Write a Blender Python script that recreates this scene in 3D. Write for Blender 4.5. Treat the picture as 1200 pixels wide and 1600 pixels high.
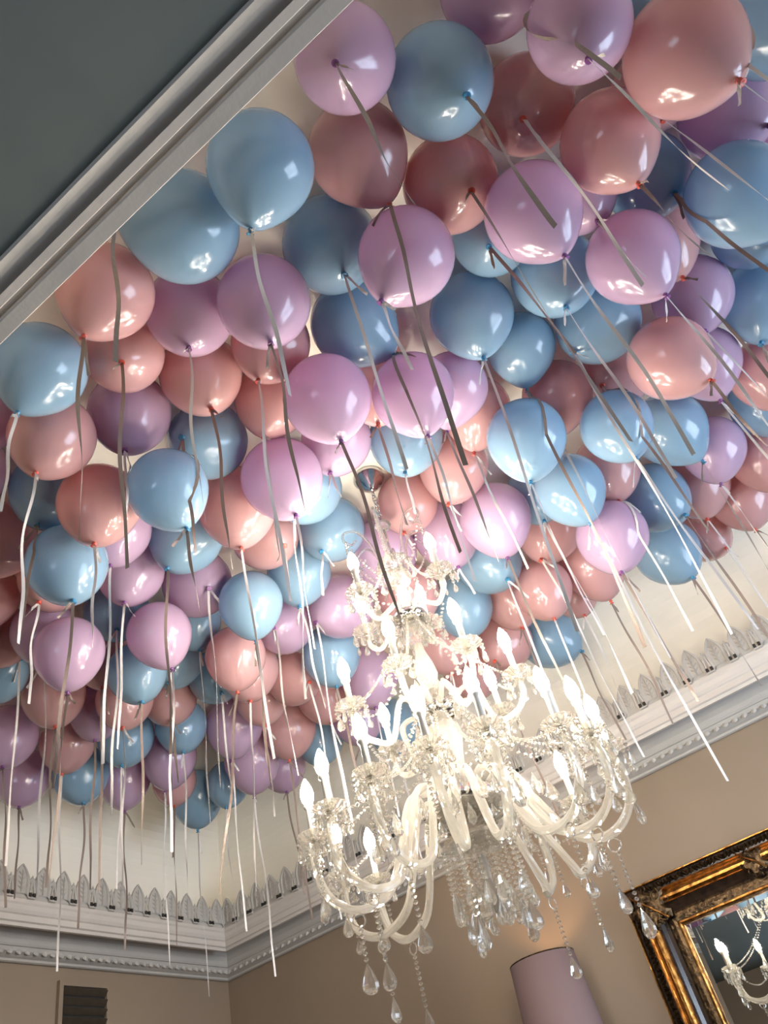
import bpy, bmesh, math, random
from mathutils import Vector, Matrix
PI = math.pi
random.seed(7)
for o in list(bpy.data.objects): bpy.data.objects.remove(o)
SC = bpy.context.scene
COL = SC.collection
EYE = 1.5                                   # lens height above the floor
CAM_R = [[0.5903653, -0.4562118, -0.6658375], [-0.7781418, -0.5408221, -0.3193849], [-0.2143925, 0.7066698, -0.6742801]]
FOCAL = 1244.894

# ---------------------------------------------------------------- camera
cam_data = bpy.data.cameras.new('camera')
cam_data.sensor_fit = 'HORIZONTAL'; cam_data.sensor_width = 36.0
cam_data.lens = FOCAL / 1200.0 * 36.0
cam_data.clip_start = 0.02
cam = bpy.data.objects.new('camera', cam_data); COL.objects.link(cam)
M4 = Matrix(CAM_R).to_4x4(); M4.translation = Vector((0, 0, EYE))
cam.matrix_world = M4
SC.camera = cam
# ---------------------------------------------------------------- light
world = bpy.data.worlds.new('world'); SC.world = world; world.use_nodes = True
bgn = world.node_tree.nodes['Background']
bgn.inputs[0].default_value = (0.45, 0.65, 1.0, 1); bgn.inputs[1].default_value = 1.2
def area(name, loc, direction, sx, sy, power, color):
    l = bpy.data.lights.new(name, 'AREA'); l.shape = 'RECTANGLE'; l.size = sx; l.size_y = sy
    l.energy = power; l.color = color
    o = bpy.data.objects.new(name, l); COL.objects.link(o); o.location = loc
    o.rotation_euler = Vector(direction).to_track_quat('-Z', 'Y').to_euler()
    return o
area('daylight', (2.35, -2.02, 1.75), (0, 1, 0.12), 1.7, 1.7, 46, (0.72, 0.84, 1.0))
area('daylight_left_window', (-2.85, 0.9, 1.6), (1, 0, 0.1), 1.5, 1.5, 12, (0.80, 0.9, 1.0))
SC.view_settings.view_transform = 'Standard'; SC.view_settings.look = 'None'
SC.view_settings.gamma = 1.0; SC.view_settings.use_curve_mapping = False
SC.view_settings.exposure = 1.3
BULB_STRENGTH = 105.0
cy = SC.cycles
cy.max_bounces = 10; cy.diffuse_bounces = 6; cy.glossy_bounces = 4; cy.transmission_bounces = 6
cy.transparent_max_bounces = 28; cy.caustics_reflective = False; cy.caustics_refractive = False
cy.sample_clamp_indirect = 6.0; cy.use_denoising = True

# ---------------------------------------------------------------- materials
def mat(name, color, rough=0.5, metal=0.0, spec=0.5, noise=None, bump=0.0, nscale=20.0):
    m = bpy.data.materials.new(name); m.use_nodes = True
    nt = m.node_tree; b = nt.nodes['Principled BSDF']
    b.inputs['Base Color'].default_value = (*color, 1); b.inputs['Roughness'].default_value = rough
    b.inputs['Metallic'].default_value = metal; b.inputs['Specular IOR Level'].default_value = spec
    if noise or bump:
        tc = nt.nodes.new('ShaderNodeTexCoord'); n = nt.nodes.new('ShaderNodeTexNoise')
        n.inputs['Scale'].default_value = nscale; n.inputs['Detail'].default_value = 5
        nt.links.new(tc.outputs['Object'], n.inputs['Vector'])
        if noise:
            r = nt.nodes.new('ShaderNodeValToRGB')
            r.color_ramp.elements[0].color = (*noise, 1); r.color_ramp.elements[1].color = (*color, 1)
            r.color_ramp.elements[0].position = 0.35; r.color_ramp.elements[1].position = 0.65
            nt.links.new(n.outputs['Fac'], r.inputs['Fac']); nt.links.new(r.outputs['Color'], b.inputs['Base Color'])
        if bump:
            bp = nt.nodes.new('ShaderNodeBump'); bp.inputs['Strength'].default_value = bump; bp.inputs['Distance'].default_value = 0.01
            nt.links.new(n.outputs['Fac'], bp.inputs['Height']); nt.links.new(bp.outputs['Normal'], b.inputs['Normal'])
    return m
def balloon_mat(name, color, trans):
    m = bpy.data.materials.new(name); m.use_nodes = True; nt = m.node_tree; nt.nodes.clear()
    N = nt.nodes.new; out = N('ShaderNodeOutputMaterial')
    d = N('ShaderNodeBsdfDiffuse'); t = N('ShaderNodeBsdfTranslucent'); g = N('ShaderNodeBsdfGlossy')
    d.inputs['Color'].default_value = (*color, 1); t.inputs['Color'].default_value = (*trans, 1)
    g.inputs['Color'].default_value = (1, 1, 1, 1); g.inputs['Roughness'].default_value = 0.16
    mx = N('ShaderNodeMixShader'); mx.inputs[0].default_value = 0.52
    fr = N('ShaderNodeFresnel'); fr.inputs['IOR'].default_value = 1.5; m2 = N('ShaderNodeMixShader')
    nt.links.new(d.outputs[0], mx.inputs[1]); nt.links.new(t.outputs[0], mx.inputs[2])
    nt.links.new(fr.outputs[0], m2.inputs[0]); nt.links.new(mx.outputs[0], m2.inputs[1]); nt.links.new(g.outputs[0], m2.inputs[2])
    nt.links.new(m2.outputs[0], out.inputs[0])
    return m
def crystal_mat(name, clear, milky, rough=0.0, tint=(1, .985, .95)):
    """cut lead crystal: refracting glass, a clear share that lets the bulbs shine through, a slightly milky body"""
    m = bpy.data.materials.new(name); m.use_nodes = True; nt = m.node_tree; nt.nodes.clear()
    N = nt.nodes.new; out = N('ShaderNodeOutputMaterial')
    tr = N('ShaderNodeBsdfTransparent'); tr.inputs['Color'].default_value = (*tint, 1)
    g = N('ShaderNodeBsdfGlass'); g.inputs['Roughness'].default_value = rough; g.inputs['IOR'].default_value = 1.55; g.inputs['Color'].default_value = (1, .99, .96, 1)
    d = N('ShaderNodeBsdfDiffuse'); d.inputs['Color'].default_value = (1, .95, .84, 1)
    tl = N('ShaderNodeBsdfTranslucent'); tl.inputs['Color'].default_value = (1, .95, .84, 1)
    dt = N('ShaderNodeMixShader'); dt.inputs[0].default_value = 0.5
    nt.links.new(d.outputs[0], dt.inputs[1]); nt.links.new(tl.outputs[0], dt.inputs[2])
    a = N('ShaderNodeMixShader'); a.inputs[0].default_value = milky
    nt.links.new(g.outputs[0], a.inputs[1]); nt.links.new(dt.outputs[0], a.inputs[2])
    b = N('ShaderNodeMixShader'); b.inputs[0].default_value = clear
    nt.links.new(a.outputs[0], b.inputs[1]); nt.links.new(tr.outputs[0], b.inputs[2]); nt.links.new(b.outputs[0], out.inputs[0])
    return m
def emit_mat(name, color, strength):
    m = bpy.data.materials.new(name); m.use_nodes = True; nt = m.node_tree; nt.nodes.clear()
    e = nt.nodes.new('ShaderNodeEmission'); e.inputs[0].default_value = (*color, 1); e.inputs[1].default_value = strength
    o = nt.nodes.new('ShaderNodeOutputMaterial'); nt.links.new(e.outputs[0], o.inputs[0]); return m
MAT = dict(
    ceiling=mat('cream_ceiling_paint', (.90, .85, .74), .7),
    plaster=mat('grey_white_plaster', (.50, .47, .42), .6, bump=.08, nscale=90),
    plaster_warm=mat('warm_white_plaster', (.62, .565, .50), .6, bump=.08, nscale=90),
    wall=mat('tan_wall_paint', (.30, .225, .155), .55, noise=(.285, .212, .145), nscale=3),
    soffit=mat('dark_grey_ceiling_paint', (.16, .185, .17), .6, noise=(.15, .175, .16), nscale=2),
    floor=mat('brown_carpet', (.16, .12, .09), .9, noise=(.12, .09, .07), bump=.4, nscale=120),
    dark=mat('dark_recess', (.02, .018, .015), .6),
    slat=mat('dark_brown_slats', (.06, .045, .03), .45, noise=(.045, .033, .022), nscale=30),
    chrome=mat('polished_chrome', (.75, .74, .72), .08, 1.0),
    candle=mat('ivory_candle_sleeve', (.86, .80, .68), .4),
    gold=mat('antique_gold', (.55, .27, .07), .28, 1.0, noise=(.20, .085, .02), bump=.35, nscale=45),
    bronze=mat('blackened_bronze_gilding', (.15, .095, .045), .35, .85, noise=(.035, .022, .012), bump=.5, nscale=60),
    ebony=mat('dark_brown_lacquer', (.035, .02, .012), .22, noise=(.02, .012, .008), nscale=30),
    mirror=mat('mirror_silver', (.92, .93, .90), .01, 1.0),
    shade=None, glass=None,
    crystal=crystal_mat('cut_crystal', .26, .13),
    arm_glass=crystal_mat('ribbed_arm_glass', .20, .34),
    white_ribbon=mat('white_curling_ribbon', (.66, .62, .58), .35, spec=.6),
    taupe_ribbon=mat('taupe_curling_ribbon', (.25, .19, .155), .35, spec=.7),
    bulb=emit_mat('lit_candle_bulb', (1.0, .90, .77), BULB_STRENGTH),
    bulb_lamp=emit_mat('lit_lamp_bulb', (1.0, .62, .30), 70.0),
)
MAT['B'] = balloon_mat('pale_blue_latex', (.42, .66, .86), (.44, .67, .92))
MAT['P'] = balloon_mat('salmon_pink_latex', (.94, .56, .55), (1.0, .50, .49))
MAT['L'] = balloon_mat('lilac_latex', (.84, .60, .82), (.92, .57, .82))
KNOT = {'B': mat('blue_knot_latex', (.05, .24, .42), .35), 'P': mat('red_knot_latex', (.60, .09, .06), .35), 'L': mat('violet_knot_latex', (.22, .07, .24), .35)}
def shade_mat():
    m = bpy.data.materials.new('mauve_lampshade_fabric'); m.use_nodes = True; nt = m.node_tree; nt.nodes.clear()
    d = nt.nodes.new('ShaderNodeBsdfDiffuse'); d.inputs[0].default_value = (.30, .215, .21, 1)
    t = nt.nodes.new('ShaderNodeBsdfTranslucent'); t.inputs[0].default_value = (.10, .06, .05, 1)
    mx = nt.nodes.new('ShaderNodeMixShader'); mx.inputs[0].default_value = .2
    o = nt.nodes.new('ShaderNodeOutputMaterial')
    nt.links.new(d.outputs[0], mx.inputs[1]); nt.links.new(t.outputs[0], mx.inputs[2]); nt.links.new(mx.outputs[0], o.inputs[0])
    return m
MAT['shade'] = shade_mat()
def pane_mat():
    m = bpy.data.materials.new('window_glass'); m.use_nodes = True; nt = m.node_tree; nt.nodes.clear()
    t = nt.nodes.new('ShaderNodeBsdfTransparent'); g = nt.nodes.new('ShaderNodeBsdfGlossy'); g.inputs['Roughness'].default_value = .02
    mx = nt.nodes.new('ShaderNodeMixShader'); mx.inputs[0].default_value = .06
    o = nt.nodes.new('ShaderNodeOutputMaterial')
    nt.links.new(t.outputs[0], mx.inputs[1]); nt.links.new(g.outputs[0], mx.inputs[2]); nt.links.new(mx.outputs[0], o.inputs[0])
    return m
MAT['glass'] = pane_mat()

# ---------------------------------------------------------------- helpers
def outward(me):
    bm = bmesh.new(); bm.from_mesh(me); bmesh.ops.recalc_face_normals(bm, faces=bm.faces); bm.to_mesh(me); bm.free(); me.update()
def mesh_obj(name, verts, faces, m, parent=None, smooth=False, mesh=None):
    if mesh is None:
        mesh = bpy.data.meshes.new(name); mesh.from_pydata([tuple(v) for v in verts], [], faces); outward(mesh)
        if m: mesh.materials.append(m)
        if smooth: mesh.shade_smooth()
    o = bpy.data.objects.new(name, mesh); COL.objects.link(o)
    if parent: o.parent = parent
    return o
def empty(name, loc):
    o = bpy.data.objects.new(name, None); COL.objects.link(o); o.location = loc; o.empty_display_size = .1; return o
def tag(o, label, cat, group=None):
    o['label'] = label; o['category'] = cat
    if group: o['group'] = group
    return o
def struct(o): o['kind'] = 'structure'; return o
class MB:
    def __init__(s): s.v = []; s.f = []
    def add(s, v, f, M=None):
        n = len(s.v); s.v += [(M @ Vector(p)) if M else Vector(p) for p in v]; s.f += [tuple(n + i for i in q) for q in f]
    def box(s, a, b, M=None):
        x0, y0, z0 = a; x1, y1, z1 = b
        s.add([(x0,y0,z0),(x1,y0,z0),(x1,y1,z0),(x0,y1,z0),(x0,y0,z1),(x1,y0,z1),(x1,y1,z1),(x0,y1,z1)],
              [(0,3,2,1),(4,5,6,7),(0,1,5,4),(1,2,6,5),(2,3,7,6),(3,0,4,7)], M)
    def lathe(s, prof, seg, M=None, cap=True, ribs=0, depth=0.0):
        v = []; f = []
        for (r, z) in prof:
            for k in range(seg):
                a = 2*PI*k/seg; rr = r*(1 + (depth if ribs and (k % 2) else 0)); v.append((rr*math.cos(a), rr*math.sin(a), z))
        for i in range(len(prof)-1):
            for k in range(seg):
                k2 = (k+1) % seg; f.append((i*seg+k, i*seg+k2, (i+1)*seg+k2, (i+1)*seg+k))
        if cap: f.append(tuple(range(seg))[::-1]); f.append(tuple((len(prof)-1)*seg+k for k in range(seg)))
        s.add(v, f, M)
    def tube(s, pts, r, seg=8, ribs=False, rf=None):
        pts = [Vector(p) for p in pts]; n = len(pts); up = None; rings = []
        for i, p in enumerate(pts):
            t = (pts[min(i+1, n-1)] - pts[max(i-1, 0)]).normalized()
            if up is None: up = Vector((0,0,1)) if abs(t.z) < .9 else Vector((1,0,0))
            side = t.cross(up).normalized(); up = side.cross(t).normalized()
            R_ = r*(rf(i/(n-1)) if rf else 1); ring = []
            for k in range(seg):
                a = 2*PI*k/seg + (i*.10 if ribs else 0); q = R_*(1.0 if not ribs or k % 2 else .88)
                ring.append(p + side*math.cos(a)*q + up*math.sin(a)*q)
            rings.append(ring)
        v = [x for ring in rings for x in ring]; f = []
        for i in range(n-1):
            for k in range(seg):
                k2 = (k+1) % seg; f.append((i*seg+k, i*seg+k2, (i+1)*seg+k2, (i+1)*seg+k))
        f.append(tuple(range(seg))[::-1]); f.append(tuple((n-1)*seg+k for k in range(seg)))
        s.add(v, f)
    def torus(s, c, R_, r, n=16, seg=6, M=None):
        v = []; f = []
        for i in range(n):
            a = 2*PI*i/n
            for k in range(seg):
                b = 2*PI*k/seg; q = R_ + r*math.cos(b); v.append((c[0]+q*math.cos(a), c[1]+q*math.sin(a), c[2]+r*math.sin(b)))
        for i in range(n):
            for k in range(seg):
                f.append((i*seg+k, ((i+1)%n)*seg+k, ((i+1)%n)*seg+(k+1)%seg, i*seg+(k+1)%seg))
        s.add(v, f, M)
    def obj(s, name, m, parent=None, smooth=False): return mesh_obj(name, s.v, s.f, m, parent, smooth)
def T(x, y, z): return Matrix.Translation((x, y, z))
def catmull(P, n=8):
    P = [Vector(p) for p in P]; P = [2*P[0]-P[1]] + P + [2*P[-1]-P[-2]]; out = []
    for i in range(1, len(P)-2):
        for k in range(n):
            t = k/n; a, b, c, d = P[i-1:i+3]
            out.append(.5*((2*b) + (c-a)*t + (2*a-5*b+4*c-d)*t*t + (3*b-a-3*c+d)*t**3))
    out.append(P[-2]); return out
Z = lambda h: h + EYE

# ---- measured positions: centre, radius, knot direction, ribbon end (heights above the lens), colour, ribbon, taper, label
BALLOONS = [
 [0.632, 0.084, 1.82, 0.108, -0.366, 0.09, -0.926, 0.581, 0.095, 1.064, "L", "T", 0.11, "highest lilac balloon in the column around the ceiling rose"],
 [0.824, -0.047, 1.857, 0.121, -0.061, -0.167, -0.984, 0.807, -0.061, 1.133, "B", "T", 0.14, "highest pale blue balloon in the column right of the ceiling rose"],
 [0.789, -0.251, 1.982, 0.114, 0.292, -0.331, -0.897, 0.816, -0.273, 1.366, "L", "T", 0.11, "highest lilac balloon in the column above the chandelier's right half"],
 [0.854, 0.196, 1.938, 0.122, 0.649, 0.047, -0.759, 0.913, 0.273, 0.905, "P", "T", 0.16, "highest salmon pink balloon in the column around the ceiling rose"],
 [1.061, 0.065, 1.904, 0.121, -0.225, -0.222, -0.949, 1.025, 0.039, 0.85, "P", "T", 0.17, "highest salmon pink balloon in the column right of the ceiling rose"],
 [1.068, -0.189, 1.977, 0.119, -0.353, 0.216, -0.91, 0.998, -0.128, 1.107, "P", "W", 0.11, "highest salmon pink balloon in the column above the lampshade"],
 [0.865, -0.326, 1.709, 0.107, -0.018, 0.27, -0.963, 0.855, -0.275, 1.009, "L", "W", 0.09, "highest lilac balloon in the column above the lampshade"],
 [1.05, -0.479, 1.676, 0.128, 0.188, -0.177, -0.966, 1.095, -0.491, 0.742, "P", "W", 0.13, "highest salmon pink balloon in the column above the mirror frame"],
 [1.176, -0.288, 1.783, 0.117, 0.305, 0.062, -0.95, 1.22, -0.277, 1.304, "P", "T", 0.18, "second highest salmon pink balloon in the column above the mirror's corner"],
 [0.657, 0.359, 1.765, 0.118, 0.283, 0.582, -0.763, 0.701, 0.442, 1.062, "B", "W", 0.15, "highest pale blue balloon in the column left of the chandelier"],
 [0.665, 0.603, 1.838, 0.13, -0.814, 0.484, -0.321, 0.538, 0.675, 1.246, "B", "T", 0.18, "highest pale blue balloon in the column just left of the wall corner"],
 [0.645, 0.855, 1.83, 0.117, -0.042, 0.441, -0.897, 0.652, 0.912, 1.046, "P", "T", 0.15, "highest salmon pink balloon in the column above the wall vent"],
 [0.665, 1.13, 1.809, 0.117, -0.064, 0.38, -0.923, 0.653, 1.189, 1.331, "B", "W", 0.21, "highest pale blue balloon hanging nearest the left picture edge"],
 [0.862, 0.789, 1.91, 0.117, 0.009, 0.114, -0.993, 0.863, 0.803, 1.144, "L", "W", 0.21, "highest lilac balloon in the column just left of the wall corner"],
 [0.913, 0.588, 1.785, 0.117, 0.116, 0.113, -0.987, 0.931, 0.601, 1.07, "L", "T", 0.18, "highest lilac balloon in the column left of the chandelier"],
 [1.002, 0.403, 1.958, 0.129, 0.004, -0.05, -0.999, 0.995, 0.408, 1.066, "B", "W", 0.19, "highest pale blue balloon in the column around the ceiling rose"],
 [1.037, 0.24, 1.731, 0.118, -0.12, 0.644, -0.755, 1.022, 0.333, 1.337, "L", "W", 0.19, "highest lilac balloon in the column right of the ceiling rose"],
 [1.149, -0.056, 1.709, 0.117, 0.375, -0.006, -0.927, 1.193, -0.032, 0.888, "L", "W", 0.13, "lowest lilac balloon in the column above the lampshade"],
 [1.336, -0.179, 1.927, 0.106, 0.085, 0.019, -0.996, 1.349, -0.18, 1.511, "L", "W", 0.18, "second highest lilac balloon in the column above the lampshade"],
 [1.465, -0.2, 1.734, 0.12, 0.291, -0.046, -0.955, 1.506, -0.199, 1.024, "L", "W", 0.18, "highest lilac balloon in the column above the mirror's corner"],
 [1.467, -0.359, 1.977, 0.119, -0.128, -0.102, -0.986, 1.457, -0.394, 1.331, "B", "T", 0.14, "second highest pale blue balloon in the column above the mirror's corner"],
 [1.511, -0.487, 1.742, 0.13, 0.28, -0.122, -0.952, 1.536, -0.506, 1.171, "B", "W", 0.19, "second highest pale blue balloon hanging nearest the right picture edge"],
 [1.453, -0.603, 1.971, 0.125, 0.007, -0.207, -0.978, 1.436, -0.631, 1.24, "L", "W", 0.17, "highest lilac balloon hanging nearest the right picture edge"],
 [1.25, -0.737, 1.882, 0.133, -0.016, 0.051, -0.999, 1.221, -0.752, 1.113, "B", "W", 0.09, "highest pale blue balloon hanging nearest the right picture edge"],
 [1.065, -0.534, 1.981, 0.105, 0.0, 0.01, -1.0, 1.079, -0.543, 1.224, "B", "W", 0.15, "highest pale blue balloon in the column above the mirror's corner"],
 [1.672, -0.684, 1.988, 0.108, 0.084, -0.026, -0.996, 1.663, -0.693, 1.262, "L", "W", 0.16, "lowest lilac balloon hanging nearest the right picture edge"],
 [1.263, -0.455, 1.978, 0.102, 0.022, 0.207, -0.978, 1.241, -0.439, 1.188, "P", "W", 0.17, "highest salmon pink balloon in the column above the mirror's corner"],
 [1.697, -0.31, 1.982, 0.114, 0.232, 0.051, -0.971, 1.731, -0.299, 1.282, "P", "T", 0.21, "second highest salmon pink balloon in the column above the mirror frame"],
 [1.938, -0.324, 1.971, 0.125, 0.036, 0.253, -0.967, 1.964, -0.305, 1.116, "L", "W", 0.21, "highest lilac balloon in the column above the mirror frame"],
 [2.13, -0.506, 1.959, 0.137, 0.002, 0.549, -0.836, 2.117, -0.368, 1.503, "B", "T", 0.19, "fourth highest pale blue balloon hanging nearest the right picture edge"],
 [1.858, -0.55, 1.98, 0.116, -0.193, 0.001, -0.981, 1.847, -0.569, 1.114, "B", "W", 0.15, "third highest pale blue balloon hanging nearest the right picture edge"],
 [1.292, 0.061, 1.958, 0.11, -0.44, 0.11, -0.892, 1.252, 0.041, 1.336, "B", "T", 0.14, "highest pale blue balloon in the column above the chandelier's right half"],
 [1.455, 0.235, 1.945, 0.125, 0.239, 0.221, -0.945, 1.458, 0.347, 0.858, "B", "W", 0.18, "second highest pale blue balloon in the column above the chandelier's right half"],
 [1.52, -0.021, 1.947, 0.127, -0.031, 0.167, -0.985, 1.516, 0.015, 1.101, "B", "W", 0.17, "highest pale blue balloon in the column above the lampshade"],
 [1.784, -0.046, 1.962, 0.134, -0.354, 0.63, -0.691, 1.712, 0.106, 0.814, "B", "W", 0.16, "third highest pale blue balloon in the column above the mirror's corner"],
 [1.69, 0.185, 1.969, 0.109, 0.535, 0.43, -0.727, 1.749, 0.288, 0.904, "B", "T", 0.18, "third highest pale blue balloon in the column above the chandelier's right half"],
 [1.862, -0.15, 1.731, 0.123, 0.117, -0.334, -0.935, 1.879, -0.204, 1.217, "P", "T", 0.22, "third highest salmon pink balloon in the column above the mirror frame"],
 [2.172, -0.253, 1.916, 0.119, 0.3, 0.217, -0.929, 2.245, -0.227, 0.983, "L", "W", 0.19, "second highest lilac balloon in the column above the mirror frame"],
 [2.039, -0.01, 1.977, 0.119, -0.615, 0.406, -0.676, 1.943, 0.026, 1.211, "P", "T", 0.2, "third highest salmon pink balloon in the column above the mirror's corner"],
 [1.917, 0.187, 1.928, 0.116, 0.448, 0.504, -0.738, 1.994, 0.287, 0.97, "P", "W", 0.21, "second highest salmon pink balloon in the column above the lampshade"],
 [1.815, 0.324, 1.748, 0.124, 0.138, 0.344, -0.929, 1.832, 0.389, 0.858, "B", "W", 0.27, "second highest pale blue balloon in the column above the lampshade"],
 [1.973, 0.085, 1.723, 0.113, 0.099, 0.032, -0.995, 1.991, 0.071, 0.925, "B", "W", 0.27, "fourth highest pale blue balloon in the column above the mirror's corner"],
 [2.357, -0.045, 1.91, 0.132, 0.474, -0.171, -0.864, 2.428, -0.036, 1.185, "B", "T", 0.21, "highest pale blue balloon in the column above the mirror frame"],
 [2.599, -0.375, 1.968, 0.128, 0.158, 0.112, -0.981, 2.613, -0.386, 1.29, "B", "T", 0.2, "lowest pale blue balloon hanging nearest the right picture edge"],
 [2.363, -0.405, 1.889, 0.122, 0.156, 0.185, -0.97, 2.363, -0.369, 0.907, "P", "T", 0.23, "highest salmon pink balloon hanging nearest the right picture edge"],
 [2.598, -0.134, 1.913, 0.119, 0.168, 0.336, -0.927, 2.602, -0.094, 1.199, "L", "W", 0.25, "lowest lilac balloon in the column above the mirror frame"],
 [2.836, -0.277, 1.926, 0.129, 0.13, 0.222, -0.966, 2.857, -0.236, 0.944, "P", "W", 0.27, "second highest salmon pink balloon hanging nearest the right picture edge"],
 [3.055, -0.134, 1.963, 0.133, 0.062, 0.194, -0.979, 3.069, -0.086, 0.975, "P", "T", 0.28, "lowest salmon pink balloon hanging nearest the right picture edge"],
 [2.624, 0.142, 1.88, 0.133, -0.129, -0.373, -0.919, 2.604, 0.071, 1.122, "B", "T", 0.24, "lowest pale blue balloon in the column above the mirror's corner"],
 [3.002, 0.234, 1.882, 0.137, -0.031, -0.196, -0.98, 2.998, 0.191, 1.201, "B", "T", 0.31, "lowest pale blue balloon in the column above the mirror frame"],
 [3.187, 0.081, 1.978, 0.118, -0.261, -0.324, -0.909, 3.177, 0.025, 1.182, "P", "W", 0.27, "lowest salmon pink balloon in the column above the mirror frame"],
 [2.194, 0.34, 1.791, 0.123, 0.206, -0.003, -0.979, 2.225, 0.346, 0.71, "B", "W", 0.28, "third highest pale blue balloon in the column above the lampshade"],
 [2.437, 0.324, 1.7, 0.129, -0.074, 0.198, -0.977, 2.428, 0.343, 1.016, "L", "T", 0.29, "lowest lilac balloon in the column above the mirror's corner"],
 [2.861, 0.512, 1.921, 0.135, 0.393, 0.071, -0.917, 2.929, 0.521, 1.194, "P", "T", 0.31, "lowest salmon pink balloon in the column above the mirror's corner"],
 [2.705, 0.708, 1.844, 0.121, -0.019, 0.039, -0.999, 2.691, 0.739, 0.964, "P", "W", 0.37, "fourth highest salmon pink balloon in the column above the lampshade"],
 [2.559, 0.549, 1.967, 0.129, -0.318, 0.396, -0.862, 2.523, 0.576, 0.979, "P", "W", 0.31, "third highest salmon pink balloon in the column above the lampshade"],
 [2.327, 0.485, 1.968, 0.112, -0.091, 0.07, -0.993, 2.315, 0.49, 1.301, "B", "W", 0.24, "fourth highest pale blue balloon in the column above the lampshade"],
 [3.045, 0.678, 1.981, 0.115, -0.073, -0.036, -0.997, 3.026, 0.685, 1.269, "P", "W", 0.32, "lowest salmon pink balloon in the column above the lampshade"],
 [2.379, 0.214, 1.928, 0.123, 0.037, 0.13, -0.991, 2.396, 0.242, 1.209, "P", "W", 0.24, "fourth highest salmon pink balloon in the column above the mirror's corner"],
 [2.815, -0.016, 1.967, 0.129, 0.14, 0.261, -0.955, 2.861, 0.008, 1.057, "P", "W", 0.28, "fourth highest salmon pink balloon in the column above the mirror frame"],
 [3.243, 0.921, 1.954, 0.142, 0.062, -0.636, -0.769, 3.254, 0.798, 1.356, "B", "T", 0.35, "lowest pale blue balloon in the column above the lampshade"],
 [2.628, 1.034, 1.924, 0.127, -0.059, 0.042, -0.997, 2.622, 1.029, 1.278, "B", "W", 0.36, "lowest pale blue balloon in the column above the chandelier's right half"],
 [2.491, 0.809, 1.947, 0.135, -0.236, -0.32, -0.918, 2.441, 0.771, 0.963, "B", "W", 0.28, "fourth highest pale blue balloon in the column above the chandelier's right half"],
 [2.169, 0.62, 1.844, 0.13, 0.21, 0.164, -0.964, 2.22, 0.643, 0.951, "L", "T", 0.27, "lowest lilac balloon in the column above the chandelier's right half"],
 [2.23, 0.84, 1.967, 0.129, 0.087, 0.05, -0.995, 2.262, 0.83, 1.673, "L", "W", 0.27, "lowest lilac balloon in the column right of the ceiling rose"],
 [1.81, 0.431, 1.978, 0.118, 0.235, 0.501, -0.833, 1.827, 0.497, 1.327, "P", "W", 0.21, "highest salmon pink balloon in the column above the chandelier's right half"],
 [1.413, 0.481, 1.76, 0.119, 0.253, 0.117, -0.96, 1.442, 0.512, 1.1, "L", "W", 0.18, "third highest lilac balloon in the column right of the ceiling rose"],
 [1.235, 0.658, 1.748, 0.123, 0.203, 0.067, -0.977, 1.284, 0.643, 0.92, "L", "T", 0.19, "second highest lilac balloon in the column around the ceiling rose"],
 [1.237, 0.511, 1.961, 0.126, 0.557, -0.324, -0.764, 1.317, 0.475, 1.093, "B", "T", 0.21, "second highest pale blue balloon in the column around the ceiling rose"],
 [1.596, 0.416, 1.896, 0.111, 0.376, 0.626, -0.683, 1.658, 0.509, 1.278, "L", "T", 0.21, "second highest lilac balloon in the column right of the ceiling rose"],
 [1.47, 0.6, 1.975, 0.121, 0.089, 0.291, -0.953, 1.488, 0.662, 1.414, "P", "T", 0.24, "second highest salmon pink balloon in the column around the ceiling rose"],
 [1.105, 0.718, 1.945, 0.113, -0.076, 0.408, -0.91, 1.065, 0.78, 1.018, "P", "W", 0.17, "highest salmon pink balloon in the column left of the chandelier"],
 [1.054, 0.946, 1.976, 0.12, 0.151, -0.04, -0.988, 1.085, 0.932, 1.234, "P", "T", 0.22, "highest salmon pink balloon in the column above the wall corner"],
 [0.835, 1.02, 1.939, 0.111, -0.276, -0.303, -0.912, 0.807, 0.969, 1.1, "P", "T", 0.22, "highest salmon pink balloon in the column just left of the wall corner"],
 [1.0, 1.19, 1.974, 0.122, -0.012, 0.113, -0.994, 1.002, 1.207, 1.407, "L", "W", 0.23, "second highest lilac balloon in the column just left of the wall corner"],
 [1.241, 1.112, 1.971, 0.125, -0.788, -0.087, -0.609, 1.127, 1.091, 1.411, "B", "T", 0.24, "highest pale blue balloon in the column above the wall corner"],
 [0.83, 1.304, 1.829, 0.117, -0.139, 0.173, -0.975, 0.811, 1.326, 1.127, "P", "W", 0.22, "second highest salmon pink balloon in the column above the wall vent"],
 [0.7, 1.472, 1.97, 0.113, -0.033, 0.049, -0.998, 0.712, 1.505, 1.274, "L", "W", 0.26, "highest lilac balloon hanging nearest the left picture edge"],
 [1.28, 0.871, 1.981, 0.115, -0.058, 0.323, -0.944, 1.287, 0.946, 1.389, "P", "W", 0.21, "second highest salmon pink balloon in the column left of the chandelier"],
 [1.418, 0.984, 1.818, 0.128, 0.12, -0.07, -0.99, 1.414, 0.977, 1.168, "L", "W", 0.22, "second highest lilac balloon in the column left of the chandelier"],
 [1.542, 0.829, 1.967, 0.116, -0.117, 0.29, -0.95, 1.537, 0.862, 1.717, "L", "W", 0.24, "third highest lilac balloon in the column around the ceiling rose"],
 [1.711, 0.663, 1.964, 0.125, -0.079, 0.246, -0.966, 1.722, 0.724, 1.657, "B", "W", 0.23, "second highest pale blue balloon in the column right of the ceiling rose"],
 [1.955, 0.623, 1.971, 0.125, -0.018, 0.421, -0.907, 1.97, 0.688, 1.706, "P", "W", 0.23, "second highest salmon pink balloon in the column right of the ceiling rose"],
 [1.989, 0.851, 1.983, 0.113, -0.158, 0.272, -0.949, 1.948, 0.871, 1.691, "P", "W", 0.28, "third highest salmon pink balloon in the column right of the ceiling rose"],
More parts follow.
